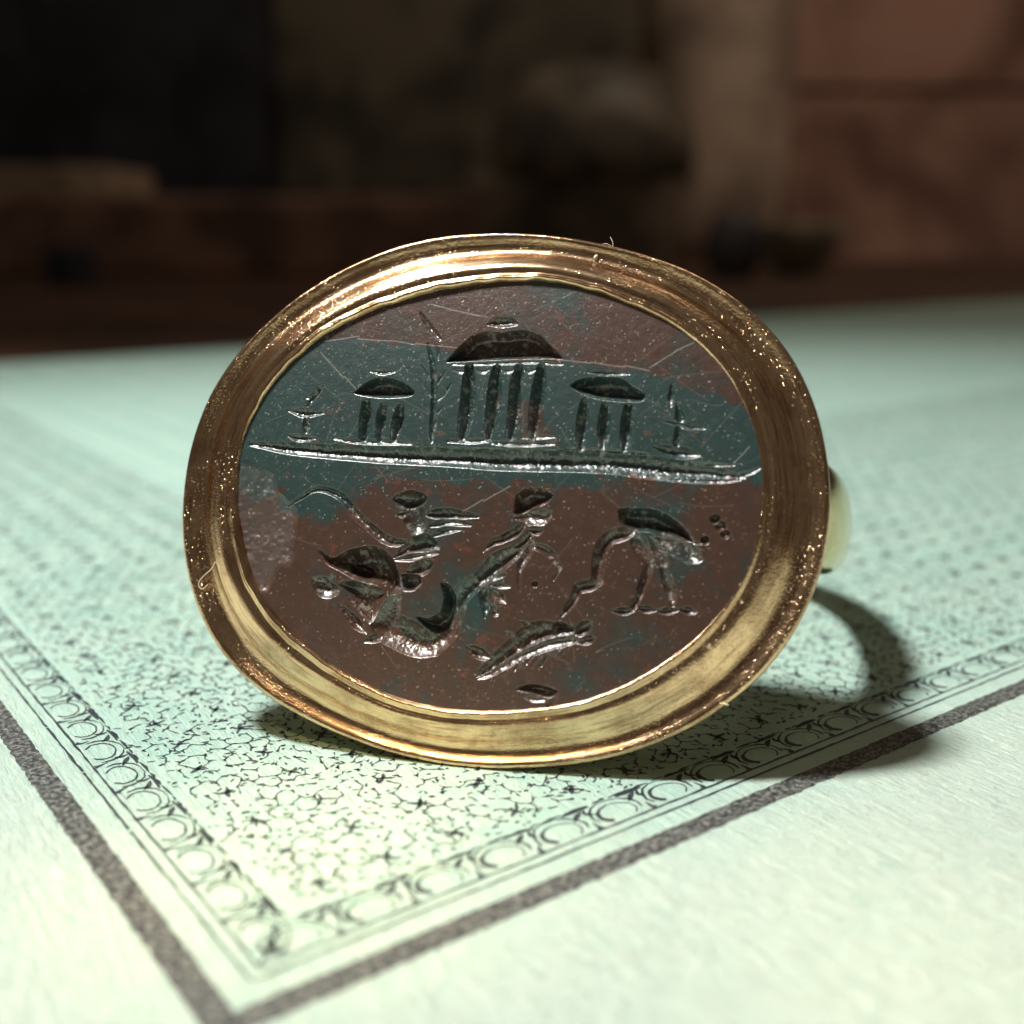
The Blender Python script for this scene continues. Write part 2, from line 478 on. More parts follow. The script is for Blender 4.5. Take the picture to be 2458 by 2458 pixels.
LAB = ['', 'carved_temple', 'carved_ground_line', 'carved_shrine', 'carved_shrine', 'carved_altar', 'carved_altar', 'carved_palm_tree',
       'carved_reclining_figure', 'carved_walking_figure', 'carved_wading_bird', 'carved_fish', 'carved_hollow', 'carved_hollow', 'carved_hollow', 'carved_hollow', 'carved_hollow']
# temple
pit(2, [(420,655),(500,550),(680,385),(840,335),(1000,345),(1200,315),(1380,365),(1460,440),(1640,625),(1500,630),(1060,640),(480,668)], 90, 150, 1)
stroke(2, [(845,265,10),(930,242,42),(1000,238,52),(1080,242,42),(1155,265,10)], .8, 1)
for c in ([(655,720,36),(655,900,52),(645,1100,58),(620,1300,55),(585,1470,40)], [(945,730,32),(930,900,50),(922,1100,58),(900,1300,56),(865,1460,40)],
          [(1185,720,32),(1158,900,50),(1148,1100,54),(1130,1300,52),(1100,1460,36)], [(1415,720,34),(1390,950,52),(1368,1150,54),(1350,1350,48),(1325,1460,32)]):
    stroke(2, c, 1.2, 1, widen=1.2)
for c in ([(450,1495,20),(700,1498,28),(850,1490,20)], [(900,1515,20),(1200,1525,30),(1550,1525,18)], [(1220,1460,15),(1380,1458,20),(1550,1455,12)],
          [(430,1580,20),(700,1600,30),(830,1600,15)], [(950,1595,18),(1300,1610,26),(1560,1605,18)], [(480,690,10),(900,680,18),(1300,665,18),(1640,690,10)]):
    stroke(2, c, .8, 1)
for x in (570, 800, 1060, 1290): stroke(2, [(x-70,745,10),(x,765,24),(x+60,750,12)], .5, 1)
# ground line
stroke(0, [(606,1066,5),(690,1076,13),(767,1083,15),(922,1093,18),(1094,1100,20),(1208,1106,22),(1412,1110,22),(1500,1116,22),(1609,1126,20),(1700,1136,14),(1785,1146,5)], .8, 2)
stroke(0, [(1500,1140,4),(1620,1152,6),(1720,1156,6),(1775,1152,4)], .6, 2)
stroke(0, [(1768,1141,4),(1800,1136,5),(1824,1124,3)], .6, 2)
# shrines
pit(1, [(1135,865),(1230,780),(1330,730),(1450,722),(1570,760),(1695,850),(1655,905),(1450,922),(1300,912),(1180,890)], 80, 105, 3)
stroke(1, [(1285,668,8),(1400,675,28),(1515,672,8)], .8, 3)
for c in ([(1250,960,28),(1248,1100,46),(1230,1300,38)], [(1408,985,20),(1395,1100,38),(1375,1315,28)], [(1565,1010,28),(1550,1130,44),(1515,1300,28)]): stroke(1, c, 1.2, 3, widen=1.2)
stroke(1, [(955,1290,12),(1200,1322,26),(1450,1328,28),(1670,1342,12)], .8, 3)
stroke(1, [(800,1385,10),(1200,1398,26),(1700,1412,26),(2100,1425,14)], .45, 3)
pit(3, [(118,402),(200,342),(330,325),(560,330),(660,390),(785,472),(745,545),(520,545),(330,515),(180,455)], 80, 105, 4)
stroke(3, [(270,278,8),(430,288,24),(640,298,8)], .8, 4)
for c in ([(240,540,24),(232,700,40),(225,820,40),(210,965,28)], [(425,580,24),(420,720,38),(412,850,38),(405,955,26)], [(632,590,26),(622,720,40),(617,850,40),(600,965,26)]): stroke(3, c, 1.2, 4, widen=1.2)
stroke(3, [(80,965,10),(300,985,24),(550,995,26),(810,1012,10)], .8, 4)
stroke(3, [(0,1062,14),(150,1068,24),(310,1066,12)], .7, 4)
stroke(3, [(440,1050,14),(800,1088,36),(1100,1104,36),(1570,1108,8)], .6, 4)
# altars
stroke(1, [(690,915,8),(770,900,20),(865,765,8)], .7, 5)
stroke(1, [(700,985,16),(790,865,30),(850,775,8)], .8, 5)
stroke(1, [(530,1030,12),(680,1052,42),(860,1050,12)], .8, 5)
stroke(1, [(695,1090,20),(695,1170,38),(690,1225,26)], .7, 5)
stroke(1, [(525,1260,12),(640,1288,40),(775,1285,12)], .8, 5)
stroke(3, [(1020,395,14),(1012,500,26),(1008,585,10)], .75, 6)
stroke(3, [(1062,560,10),(1085,640,32),(1095,700,42)], .75, 6)
stroke(3, [(940,715,8),(1080,740,26),(1180,766,26),(1310,785,8)], .85, 6)
stroke(3, [(1080,780,25),(1072,870,34),(1065,930,36)], .8, 6)
stroke(3, [(865,950,12),(1000,985,46),(1130,1002,48),(1262,1022,12)], .85, 6)
# palm tree beside the temple
stroke(2, [(135,145,14),(230,290,30),(345,425,16)], .7, 7)
stroke(2, [(215,470,10),(275,700,28),(290,900,30),(290,1100,30),(285,1300,34),(270,1500,20)], .8, 7)
for c in ([(135,845,8),(200,950,20),(285,1065,14)], [(470,895,8),(400,1000,20),(300,1090,12)], [(150,700,6),(215,800,16),(280,890,10)], [(410,760,6),(350,850,16),(295,930,10)],
          [(190,1120,6),(240,1170,14),(285,1230,10)], [(390,1130,6),(350,1180,14),(300,1240,10)], [(300,480,8),(330,560,16),(330,640,8)]): stroke(2, c, .55, 7)
# reclining figure
stroke(4, [(165,305,6),(280,240,15),(380,182,17),(470,183,20),(600,245,23),(700,365,25),(820,477,26),(920,556,27),(1010,588,25),(1105,585,10)], .8, 8)
stroke(4, [(1035,255,30),(1130,272,62),(1215,255,32)], .85, 8)
stroke(4, [(1050,370,18),(1140,360,55),(1170,430,66),(1170,510,26)], .6, 8)
stroke(4, [(1250,372,16),(1400,368,34),(1650,388,10)], .85, 8)
stroke(4, [(1290,455,14),(1430,432,24),(1590,452,10)], .8, 8)
stroke(4, [(1280,545,8),(1400,495,24),(1515,490,8)], .8, 8)
stroke(4, [(1000,702,8),(1120,625,38),(1230,595,54),(1345,628,10)], .85, 8)
stroke(4, [(1000,725,6),(1150,697,26),(1340,665,10)], .8, 8)
stroke(4, [(1120,815,20),(1220,775,48),(1295,735,8)], .8, 8)
pit(4, [(400,630),(520,705),(640,645),(830,612),(965,675),(1045,830),(1065,965),(960,1000),(860,930),(720,890),(580,810),(470,750)], 130, 150, 8)
pit(4, [(600,740),(700,720),(800,760),(850,850),(760,880),(640,830)], 60, 180, 8)
pit(4, [(1040,840),(1180,825),(1215,900),(1150,960),(1050,950)], 60, 85, 8)
stroke(4, [(385,880,22),(460,935,58),(545,965,24)], .6, 8)
stroke(4, [(520,850,18),(500,920,34),(540,985,14)], .6, 8)
pit(4, [(560,900),(700,880),(960,945),(905,1060),(855,1185),(790,1205),(640,1010)], 90, 70, 8)
for c in ([(690,950,10),(780,1090,22),(805,1205,8)], [(870,925,8),(820,1020,20),(785,1115,8)], [(955,955,8),(850,1060,20),(795,1130,8)], [(590,1085,12),(690,1200,32),(775,1285,8)], [(600,950,8),(680,1050,16),(760,1180,6)]):
    stroke(4, c, .85, 8)
stroke(4, [(1005,1020,36),(950,1150,72),(930,1230,84),(1050,1290,94),(1180,1350,88),(1300,1400,46)], .55, 8)
stroke(4, [(1250,1375,62),(1380,1280,74),(1450,1130,64),(1510,1000,58),(1610,905,48)], .6, 8)
pit(4, [(1360,900),(1430,920),(1480,1020),(1450,1200),(1390,1290),(1310,1310),(1220,1240),(1170,1160),(1260,1170),(1350,1120),(1380,1010)], 70, 130, 8)
stroke(4, [(765,1350,10),(850,1322,28),(950,1290,22)], .8, 8)
# walking figure
pit(5, [(760,490),(795,330),(900,262),(1050,252),(1210,340),(1135,435),(1000,495),(860,570),(770,560)], 100, 140, 9)
stroke(5, [(790,600,18),(950,580,78),(1090,585,64),(1190,535,14)], .6, 9)
stroke(5, [(855,640,16),(970,648,26),(1110,675,8)], .8, 9)
stroke(5, [(925,735,14),(1010,750,40),(1090,745,12)], .8, 9)
stroke(5, [(405,995,6),(520,880,32),(620,845,36),(780,765,40),(870,680,30)], .8, 9)
stroke(5, [(690,990,14),(820,905,44),(920,805,42)], .85, 9)
stroke(5, [(965,820,30),(935,960,44),(865,1085,44),(822,1210,18)], .75, 9)
stroke(5, [(960,920,22),(1100,960,38),(1200,1040,36),(1245,1120,28),(1285,1180,22),(1215,1315,10)], .65, 9)
stroke(5, [(880,935,36),(700,1035,72),(560,1125,88),(420,1255,78),(330,1355,50)], .65, 9)
for c in ([(470,1290,10),(570,1205,20),(665,1125,6)], [(490,1320,8),(625,1268,18),(680,1240,5)], [(505,1372,12),(600,1385,22),(715,1398,8)], [(490,1420,16),(580,1500,40),(660,1580,10)],
          [(440,1400,22),(405,1480,42),(430,1600,40),(420,1750,10)], [(480,1590,16),(545,1690,34)], [(465,1400,12),(520,1560,20),(560,1640,8)]): stroke(5, c, .75, 9)
stroke(5, [(835,1190,18),(822,1330,22),(830,1450,8)], .45, 9)
stroke(5, [(1000,1365,28)], .9, 14)
# wading bird
pit(6, [(735,275),(880,265),(1030,268),(1130,285),(1300,365),(1430,470),(1530,610),(1450,630),(1300,570),(1180,560),(1050,520),(900,510),(780,460),(735,370)], 110, 140, 10)
for c in ([(890,540,18),(955,650,62),(1020,780,58),(1045,870,40)], [(1080,600,26),(1140,700,54),(1205,855,38)], [(1120,580,18),(1250,605,54),(1400,665,64),(1500,760,62),(1590,805,20)]): stroke(6, c, .5, 10)
for k in range(16):
    a = 0.15+1.15*k/16; L = 260+160*math.sin(k*2.1)
    stroke(6, [(1130+60*math.cos(a),575+50*math.sin(a),6),(1130+.7*L*math.cos(a*.75),580+.6*L*math.sin(a*.75),17),(1130+1.3*L*math.cos(a*.75),580+L*math.sin(a*.75),4)], .9, 10)
stroke(6, [(885,515,34),(760,540,54),(640,580,54),(560,680,54),(530,800,52),(520,920,48),(500,1015,38)], .75, 10)
stroke(6, [(525,1035,34),(430,1075,46),(305,1105,38)], .8, 10)
stroke(6, [(310,1105,36),(250,1230,36),(190,1325,28),(142,1400,8)], .8, 10)
stroke(6, [(1045,860,40),(1022,960,38),(970,1100,36),(905,1260,32),(880,1320,20)], .8, 10)
stroke(6, [(1195,870,24),(1230,1000,38),(1282,1150,42),(1298,1280,20)], .6, 10)
for c in ([(665,1345,10),(780,1348,30),(885,1335,16)], [(935,1318,14),(1020,1328,28),(1115,1335,14)], [(1145,1350,12),(1240,1345,28),(1345,1338,12)], [(1370,1328,12),(1460,1343,30),(1550,1362,8)]): stroke(6, c, .8, 10)
for x, y, w, q_ in ((1745,385,38,12),(1805,455,42,12),(1850,540,34,12),(1640,605,34,13)): stroke(6, [(x,y,w)], .9, q_)
# fish with spiny back
stroke(7, [(320,990,10),(430,900,62),(560,790,84),(700,680,98),(860,560,120),(1020,475,130),(1200,450,100),(1410,455,50)], .75, 11, widen=.72)
stroke(7, [(330,1010,10),(450,955,46),(620,865,54),(800,755,64),(960,685,64),(1100,625,76),(1280,580,72),(1460,555,46)], .7, 11, widen=.72)
for k in range(30):
    q = k/29; x = 470+950*q; y = 880-400*q + 22*math.sin(k*1.7)
    stroke(7, [(x,y+10,16),(x-20-12*math.sin(k*2.3),y-60,11),(x-45-25*math.sin(k*2.3),y-125-30*math.cos(k*1.3),3)], 1.1, 11, widen=.8)
    stroke(7, [(x+30,y+60,13),(x+20,y+120,10),(x-5+18*math.sin(k),y+175,3)], .8, 11, widen=.75)
for c in ([(815,342,8),(930,392,24),(1010,440,16)], [(645,462,6),(780,522,26),(890,570,16)], [(205,635,8),(330,702,50),(475,775,24)], [(1460,490,22),(1560,425,58),(1650,345,8)], [(1480,592,12),(1600,562,38),(1700,538,6)],
          [(765,900,16),(820,800,22)], [(895,830,16),(960,740,18)], [(1065,850,16),(1125,750,18)]): stroke(7, c, .75, 11)
pit(7, [(1140,400),(1260,345),(1400,385),(1455,450),(1300,485),(1160,455)], 70, 110, 11)
# hollow at the lower edge
pit(7, [(780,1132),(900,1075),(1060,1075),(1250,1150),(1190,1220),(1080,1230),(940,1180)], 60, 80, 15)
stroke(7, [(820,1190,12),(950,1235,34),(1090,1245,26)], .5, 15)
stroke(7, [(1255,1180,8),(1170,1295,28),(1115,1335,10)], .5, 15)
stroke(7, [(1565,1035,5),(1450,1150,12),(1405,1265,6)], .5, 16)

# roughen the floors of the carving a little
def vnoise(n, m, cell, rng):
    a = rng.standard_normal((n//cell+3, m//cell+3)).astype(np.float32)
    y = np.arange(n)/cell; x = np.arange(m)/cell
    y0 = y.astype(int); x0 = x.astype(int); fy = (y-y0)[:,None]; fx = (x-x0)[None,:]
    fy = fy*fy*(3-2*fy); fx = fx*fx*(3-2*fx)
    A = a[y0][:,x0]; B = a[y0][:,x0+1]; C = a[y0+1][:,x0]; D_ = a[y0+1][:,x0+1]
    return A*(1-fy)*(1-fx)+B*(1-fy)*fx+C*fy*(1-fx)+D_*fy*fx
rough = vnoise(nv, nu, 3, RNG)*0.6 + vnoise(nv, nu, 7, RNG)
in_cut = np.clip(depth/0.006, 0, 1)
Uh, Vh = np.meshgrid(gu, gv)
warp = vnoise(nv, nu, 30, RNG)
hatch = np.sin((Uh*0.55+Vh*0.83)/0.0105*6.283+warp*5.5)*np.clip(vnoise(nv, nu, 16, RNG), 0, 1.4)
depth += np.clip(depth/0.012-.4, 0, 1)*hatch*0.00035
depth += in_cut*rough*0.0008
# pale ticks coloured in for glints, and scratches and pits of wear
def scratch(u, v, ang, L, w, amt, bend=0.0):
    n = max(2, int(L/0.03)); us, vs = [u], [v]
    for q in range(n):
        ang += bend/n + RNG.normal(0, 0.03)
        us.append(us[-1]+L/n*math.cos(ang)); vs.append(vs[-1]+L/n*math.sin(ang))
    for a in range(n):
        sl = win(min(us[a],us[a+1])-w, max(us[a],us[a+1])+w, min(vs[a],vs[a+1])-w, max(vs[a],vs[a+1])+w)
        if sl[0].stop <= sl[0].start or sl[1].stop <= sl[1].start: continue
        X, Y = np.meshgrid(gu[sl[1]], gv[sl[0]])
        dx, dy = us[a+1]-us[a], vs[a+1]-vs[a]
        q = np.clip(((X-us[a])*dx+(Y-vs[a])*dy)/(dx*dx+dy*dy+1e-12), 0, 1)
        r = np.hypot(X-us[a]-q*dx, Y-vs[a]-q*dy)
        f = np.clip(1.15-r/w, 0, 1)*amt
        np.maximum(wear_glint[sl], f, out=wear_glint[sl])
cu, cv = C1
for k in range(130):
    th = RNG.uniform(0, 2*np.pi); q = math.sqrt(RNG.uniform(0, 1))
    top = RNG.uniform() < 0.6
    u = cu+0.78*q*math.cos(th); v = cv+0.64*q*math.sin(th)
    if top: v = cv+abs(v-cv)
    scratch(u, v, RNG.choice([0.55, 2.5, 0.2, -0.4, 1.2])+RNG.normal(0, .25), RNG.uniform(.03, .20), .0014, RNG.uniform(.06, .22), RNG.normal(0, .2))
for k in range(2600):
    th = RNG.uniform(0, 2*np.pi); q = math.sqrt(RNG.uniform(0, 1))
    u = cu+0.80*q*math.cos(th); v = cv+0.66*q*math.sin(th)
    if RNG.uniform() < 0.35: v = cv+abs(v-cv)
    scratch(u, v, RNG.choice([0.7, 2.4, 1.0])+RNG.normal(0, .6), abs(RNG.normal(0, .0030))+.0004, RNG.uniform(.0010, .0019), RNG.uniform(.2, 1.0)**1.3)
for pts in ([(775,820),(860,814),(940,818),(1000,826),(1060,833),(1100,834)], [(1340,866),(1420,872),(1500,880),(1560,893)], [(770,845),(830,905),(860,935)], [(1560,885),(1620,845),(1665,822)],
            [(1035,730),(1090,745),(1170,765)], [(1095,1240),(1165,1205),(1230,1170)], [(1762,1113),(1800,1075)]):
    for (x0, y0), (x1, y1) in zip(pts[:-1], pts[1:]):
        uu, vv = face_uv([x0, x1], [y0, y1], STONE_W)
        scratch(uu[0], vv[0], math.atan2(vv[1]-vv[0], uu[1]-uu[0]), math.hypot(uu[1]-uu[0], vv[1]-vv[0]), .0020, .5)
wear_glint = np.maximum(wear_glint, in_cut*np.clip(rough-0.7, 0, 1)*0.45)
wear_glint = np.maximum(wear_glint, in_cut*np.clip(hatch*rough, 0, 1)*0.35*(depth < 0.02))  # lit look of the shallow cuts put into the colour as pale hatch
depth += wear_glint*0.0007

# surface: gently domed, set a little deeper on the left
UU, VG = np.meshgrid(gu, gv)
rx, ry = (UU-cu)/0.80, (VG-cv)/0.66
dome = 0.020*(1-rx**2*0.8-ry**2) - 0.013*np.clip(ry, 0, None)**2 
height = STONE_W + 0.007 + 0.005*rx + 0.004*ry + dome
# bruised, chipped patch at the left edge
def poly_mask(pts):
    u, v = face_uv(*zip(*pts), STONE_W); ins = np.zeros(UU.shape, bool); dist = np.full(UU.shape, 1e9)
    for a in range(len(u)):
        b = (a+1) % len(u)
        c_ = ((v[a] > VG) != (v[b] > VG))
        with np.errstate(divide='ignore', invalid='ignore'): xx = (u[b]-u[a])*(VG-v[a])/(v[b]-v[a])+u[a]
        ins ^= c_ & (UU < xx)
        dx, dy = u[b]-u[a], v[b]-v[a]
        q = np.clip(((UU-u[a])*dx+(VG-v[a])*dy)/(dx*dx+dy*dy+1e-14), 0, 1)
        dist = np.minimum(dist, np.hypot(UU-u[a]-q*dx, VG-v[a]-q*dy))
    return ins, dist
wobble = vnoise(nv, nu, 24, RNG)*0.012 + vnoise(nv, nu, 9, RNG)*0.005
ins, dist = poly_mask([(500,1075),(612,1110),(660,1140),(690,1195),(722,1235),(708,1300),(716,1335),(672,1375),(648,1425),(560,1450),(480,1300)])
sd = np.where(ins, dist, -dist) + wobble*0.3
chip = np.clip(sd/0.02, 0, 1)
height -= chip*(0.004 + 0.05*np.clip(sd, 0, 0.2)**1.0*1.0) + chip*0.0007*(vnoise(nv, nu, 6, RNG)+1.8*vnoise(nv, nu, 17, RNG)+3*vnoise(nv, nu, 40, RNG))
# colour zones of the stone: 1 = brown jasper, 0 = green
zone = np.full(UU.shape, 0.78)
def paint(pts, val, soft=0.02):
    global zone
    ins, dist = poly_mask(pts)
    f = np.clip((np.where(ins, dist, -dist)+wobble*1.2)/soft+0.5, 0, 1)
    zone = zone*(1-f)+val*f
paint([(500,1125),(560,860),(800,812),(1000,822),(1070,845),(1340,868),(1500,882),(1600,910),(1720,955),(1850,1010),(1860,1160),(1500,1165),(1100,1160),(600,1190)], 0.05, 0.03)
paint([(640,1120),(870,1135),(880,1200),(800,1260),(690,1215)], 0.15, 0.05)
paint([(1240,960),(1300,980),(1330,1060),(1240,1080)], 0.45, 0.05)
paint([(900,1150),(1060,1140),(1080,1290),(980,1300)], 0.55, 0.08)
paint([(1440,1160),(1660,1170),(1640,1290),(1720,1400),(1600,1430),(1500,1260)], 0.30, 0.09)
paint([(1050,1330),(1180,1350),(1150,1500),(1000,1480)], 0.45, 0.08)
paint([(1260,1570),(1440,1500),(1620,1480),(1600,1640),(1330,1650)], 0.48, 0.1)
paint([(960,1400),(1080,1420),(1060,1520),(960,1500)], 0.42, 0.08)
paint([(1270,640),(1420,680),(1400,760),(1290,760)], 0.40, 0.06)
paint([(620,690),(1010,640),(1250,630),(1500,690),(1800,900),(1800,960),(1600,905),(1340,860),(1080,840),(800,800)], 0.72, 0.03)
paint([(1290,650),(1420,690),(1410,760),(1300,745)], 0.42, 0.06)

height = height - depth
# keep only what the bezel holds
th = np.arctan2(VG-cv, UU-cu)
ti = np.linspace(0, 2*np.pi, NTH, endpoint=False)
ri = np.hypot(ring_i[:,0]-cu, ring_i[:,1]-cv); order = np.argsort(np.arctan2(ring_i[:,1]-cv, ring_i[:,0]-cu))
ta = np.arctan2(ring_i[:,1]-cv, ring_i[:,0]-cu)[order]; ra = ri[order]
rlim = np.interp(th, np.concatenate((ta[-1:]-2*np.pi, ta, ta[:1]+2*np.pi)), np.concatenate((ra[-1:], ra, ra[:1])))
keep = np.hypot(UU-cu, VG-cv) < rlim+0.012
kf = keep[:-1,:-1] & keep[1:,:-1] & keep[:-1,1:] & keep[1:,1:]
idx = np.arange(nu*nv).reshape(nv, nu)
quads = np.stack([idx[:-1,:-1], idx[:-1,1:], idx[1:,1:], idx[1:,:-1]], -1)
co = np.stack([UU, VG, height], -1).reshape(-1, 3).astype(np.float32)
fl = label_map[:-1,:-1]
def stone_piece(name, mask, parent=None):
    q = quads[mask]
    used = np.unique(q)
    remap = np.full(nu*nv, -1, np.int32); remap[used] = np.arange(len(used))
    ob = mesh_ob(name, co[used], remap[q], M_STONE)
    for an, arr in (('zone', zone), ('wear_glint', wear_glint), ('chip', chip)):
        a = ob.data.attributes.new(an, 'FLOAT', 'POINT')
        a.data.foreach_set('value', arr.reshape(-1)[used].astype(np.float32))
    # one continuous surface: take the normals of the whole height field
    ob.data.normals_split_custom_set_from_vertices(nrm_all[used].astype(np.float32))
    return ob
gy, gx = np.gradient(height, STEP)
nrm_all = np.stack([-gx, -gy, np.ones_like(gx)], -1); nrm_all /= np.linalg.norm(nrm_all, axis=-1, keepdims=True)
nrm_all = nrm_all.reshape(-1, 3)
gem = stone_piece('gemstone', kf & (fl == 0))
gem['label'] = 'oval dark green and brown bloodstone engraved with a temple above figures and animals'
local(gem)
LABTXT = {1:'domed temple with four columns, carved in the middle', 3:'small carved shrine with lens-shaped roof, left of the temple', 4:'small carved shrine with lens-shaped roof, right of the temple',
          5:'small carved altar with slanting flame, near the left rim', 6:'small carved altar with upright flame, near the right rim', 12:'row of three tiny bored pits to the right of the bird', 13:'single tiny pit by the tail of the bird', 14:'tiny round pit below the walking figure', 15:'lens-shaped hollow at the lower rim of the stone', 16:'faint slanting cut by the lower rim'}
for k in range(1, len(LAB)):
    m = kf & (fl == k)
    if m.any():
        p_ = stone_piece(LAB[k], m)
        p_.parent = gem
        if k in LABTXT: p_['label'] = LABTXT[k]

# ------------------------------------------------------------------ printed paper
PAZ = 0.637396
PC = (-0.581143, 2.04354)
def P2W(s, t):
    return PC[0]+s*math.cos(PAZ)-t*math.sin(PAZ), PC[1]+s*math.sin(PAZ)+t*math.cos(PAZ)
S0, S1, T0, T1 = -3.2, 34.0, -3.4, 13.30
def sheet(name, s0, s1, t0, t1, z1, z0, mat, parent=None, ns=60, nt=40, origin=(0,0)):
    vs = []; ss = np.linspace(s0, s1, ns); tt = np.linspace(t0, t1, nt)
    for b in tt:
        for a in ss: vs.append((a, b, z1))
    n = len(vs)
    fs = [(r*ns+c, r*ns+c+1, (r+1)*ns+c+1, (r+1)*ns+c) for r in range(nt-1) for c in range(ns-1)]
    base = [(s0,t0,z0),(s1,t0,z0),(s1,t1,z0),(s0,t1,z0)]
    vs += base
    fs += [(n+3,n+2,n+1,n)]
    bot = [r for r in range(ns)]; top = [(nt-1)*ns+r for r in range(ns)]
    lef = [r*ns for r in range(nt)]; rig = [r*ns+ns-1 for r in range(nt)]
    fs += [tuple([n, n+1]+bot[::-1]), tuple([n+2, n+3]+top), tuple([n+3, n]+lef), tuple([n+1, n+2]+rig[::-1])]
    return mesh_ob(name, vs, fs, mat, parent, smooth=False)
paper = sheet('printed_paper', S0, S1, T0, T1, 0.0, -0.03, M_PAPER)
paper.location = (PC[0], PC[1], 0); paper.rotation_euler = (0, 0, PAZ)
tag(paper, 'pale green printed paper with a black ornamental border, lying under the gold ring', 'paper')

class Ink:
    def __init__(s): s.v = []; s.f = []
    def line(s, pts, z=0.0010):
        """tapering inked stroke through (s, t, half width)"""
        P = np.array(pts, float); n = len(P)
        d_ = np.gradient(P[:, :2], axis=0) if n > 2 else np.repeat(P[1:2, :2]-P[0:1, :2], 2, 0)
        d_ /= np.linalg.norm(d_, axis=1)[:, None]+1e-9
        nn = np.stack([-d_[:,1], d_[:,0]], 1)
        b = len(s.v)
        for k in range(n):
            s.v.append((P[k,0]+nn[k,0]*P[k,2], P[k,1]+nn[k,1]*P[k,2], z)); s.v.append((P[k,0]-nn[k,0]*P[k,2], P[k,1]-nn[k,1]*P[k,2], z))
        for k in range(n-1): s.f.append((b+2*k+1, b+2*k+3, b+2*k+2, b+2*k))
    def blob(s, x, y, r, z=0.0010, n=6, ax=1.0, rot=0.0):
        b = len(s.v)
        for k in range(n):
            a = 2*math.pi*k/n; rr = r*random.uniform(.7, 1.2)
            px, py = rr*ax*math.cos(a), rr*math.sin(a)
            s.v.append((x+px*math.cos(rot)-py*math.sin(rot), y+px*math.sin(rot)+py*math.cos(rot), z))
        s.f.append(tuple(range(b, b+n)))
    def build(s, name, mat, kind=None, label=None):
        o = mesh_ob(name, s.v, s.f, mat, paper, smooth=False)
        if kind: o['kind'] = kind
        if label: o['label'] = label
        return o
def curve(pts, n):
    P = np.array(pts, float); k = len(P); tt = np.linspace(0, k-1, n); i0 = np.clip(tt.astype(int), 0, k-2); q = (tt-i0)[:,None]
    m = np.gradient(P, axis=0)
    return (2*q**3-3*q**2+1)*P[i0]+(q**3-2*q**2+q)*m[i0]+(-2*q**3+3*q**2)*P[i0+1]+(q**3-q**2)*m[i0+1]
def swap(o): # mirror the stroke about the diagonal: border of the other side
    return [(b, a) + tuple(r) for a, b, *r in o]

LONG_T, LONG_S = 12.9, 33.5
# heavy outer band, one mitred length per side
def ragged(lo, hi, n, amp, cell):
    x = np.linspace(lo, hi, n); y = np.zeros(n)
    for c in cell: y += amp*np.interp(x, np.arange(lo-c, hi+2*c, c), RNG.normal(0, 1, len(np.arange(lo-c, hi+2*c, c))))
    return x, y
for side in (0, 1):
    L = LONG_T if side == 0 else LONG_S
    n = 1500 if side == 0 else 2200
    x = -0.0740+(L+0.0740)*np.linspace(0, 1, n)**1.6
    e1 = RNG.normal(0, .0022, n); e2 = RNG.normal(0, .0016, n)
    e1 = (e1+np.roll(e1,1)+np.roll(e1,2))/2; e2 = (e2+np.roll(e2,1)+np.roll(e2,2))/2
    v = []
    for k in range(n):
        lo, hi = -0.0740+e1[k], 0.000+e2[k]
        if x[k] < 0: hi = min(hi, x[k]-0.0001)
        a, b = (lo, hi)
        for q in (a, b): v.append((q, x[k], .0010) if side == 0 else (x[k], q, .0012))
    f = [((2*k, 2*k+1, 2*k+3, 2*k+2) if side == 0 else (2*k+1, 2*k, 2*k+2, 2*k+3)) for k in range(n-1)]
    mesh_ob('border_band', v, f, M_BAND, paper, smooth=False)['label'] = 'broad grainy black border band, ' + ('receding side' if side == 0 else 'near side')
# thin rules
rules = Ink()
for off, w, gap in ((0.0690, .0042, True), (0.1035, .0040, False)):
    for side in (0, 1):
        L = LONG_T if side == 0 else LONG_S
        x = off
        while x < L:
            seg = random.uniform(.3, .5) if gap and side == 0 else random.uniform(1.5, 3)
            n = max(4, int(seg/.03)) if x < 7 else 8
            pts = [(off+random.gauss(0, .0009), x+(seg)*k/n, w*random.uniform(.6, 1.25)) for k in range(n+1)]
            if side == 0: rules.line(pts, .0010)
            else: rules.line([(b, a, c) for a, b, c in pts], .0013)
            x += seg + (random.uniform(.006, .02) if gap and side == 0 else -.002)
rules.build('border_rules', M_INK, label='two thin black rules inside the heavy band')
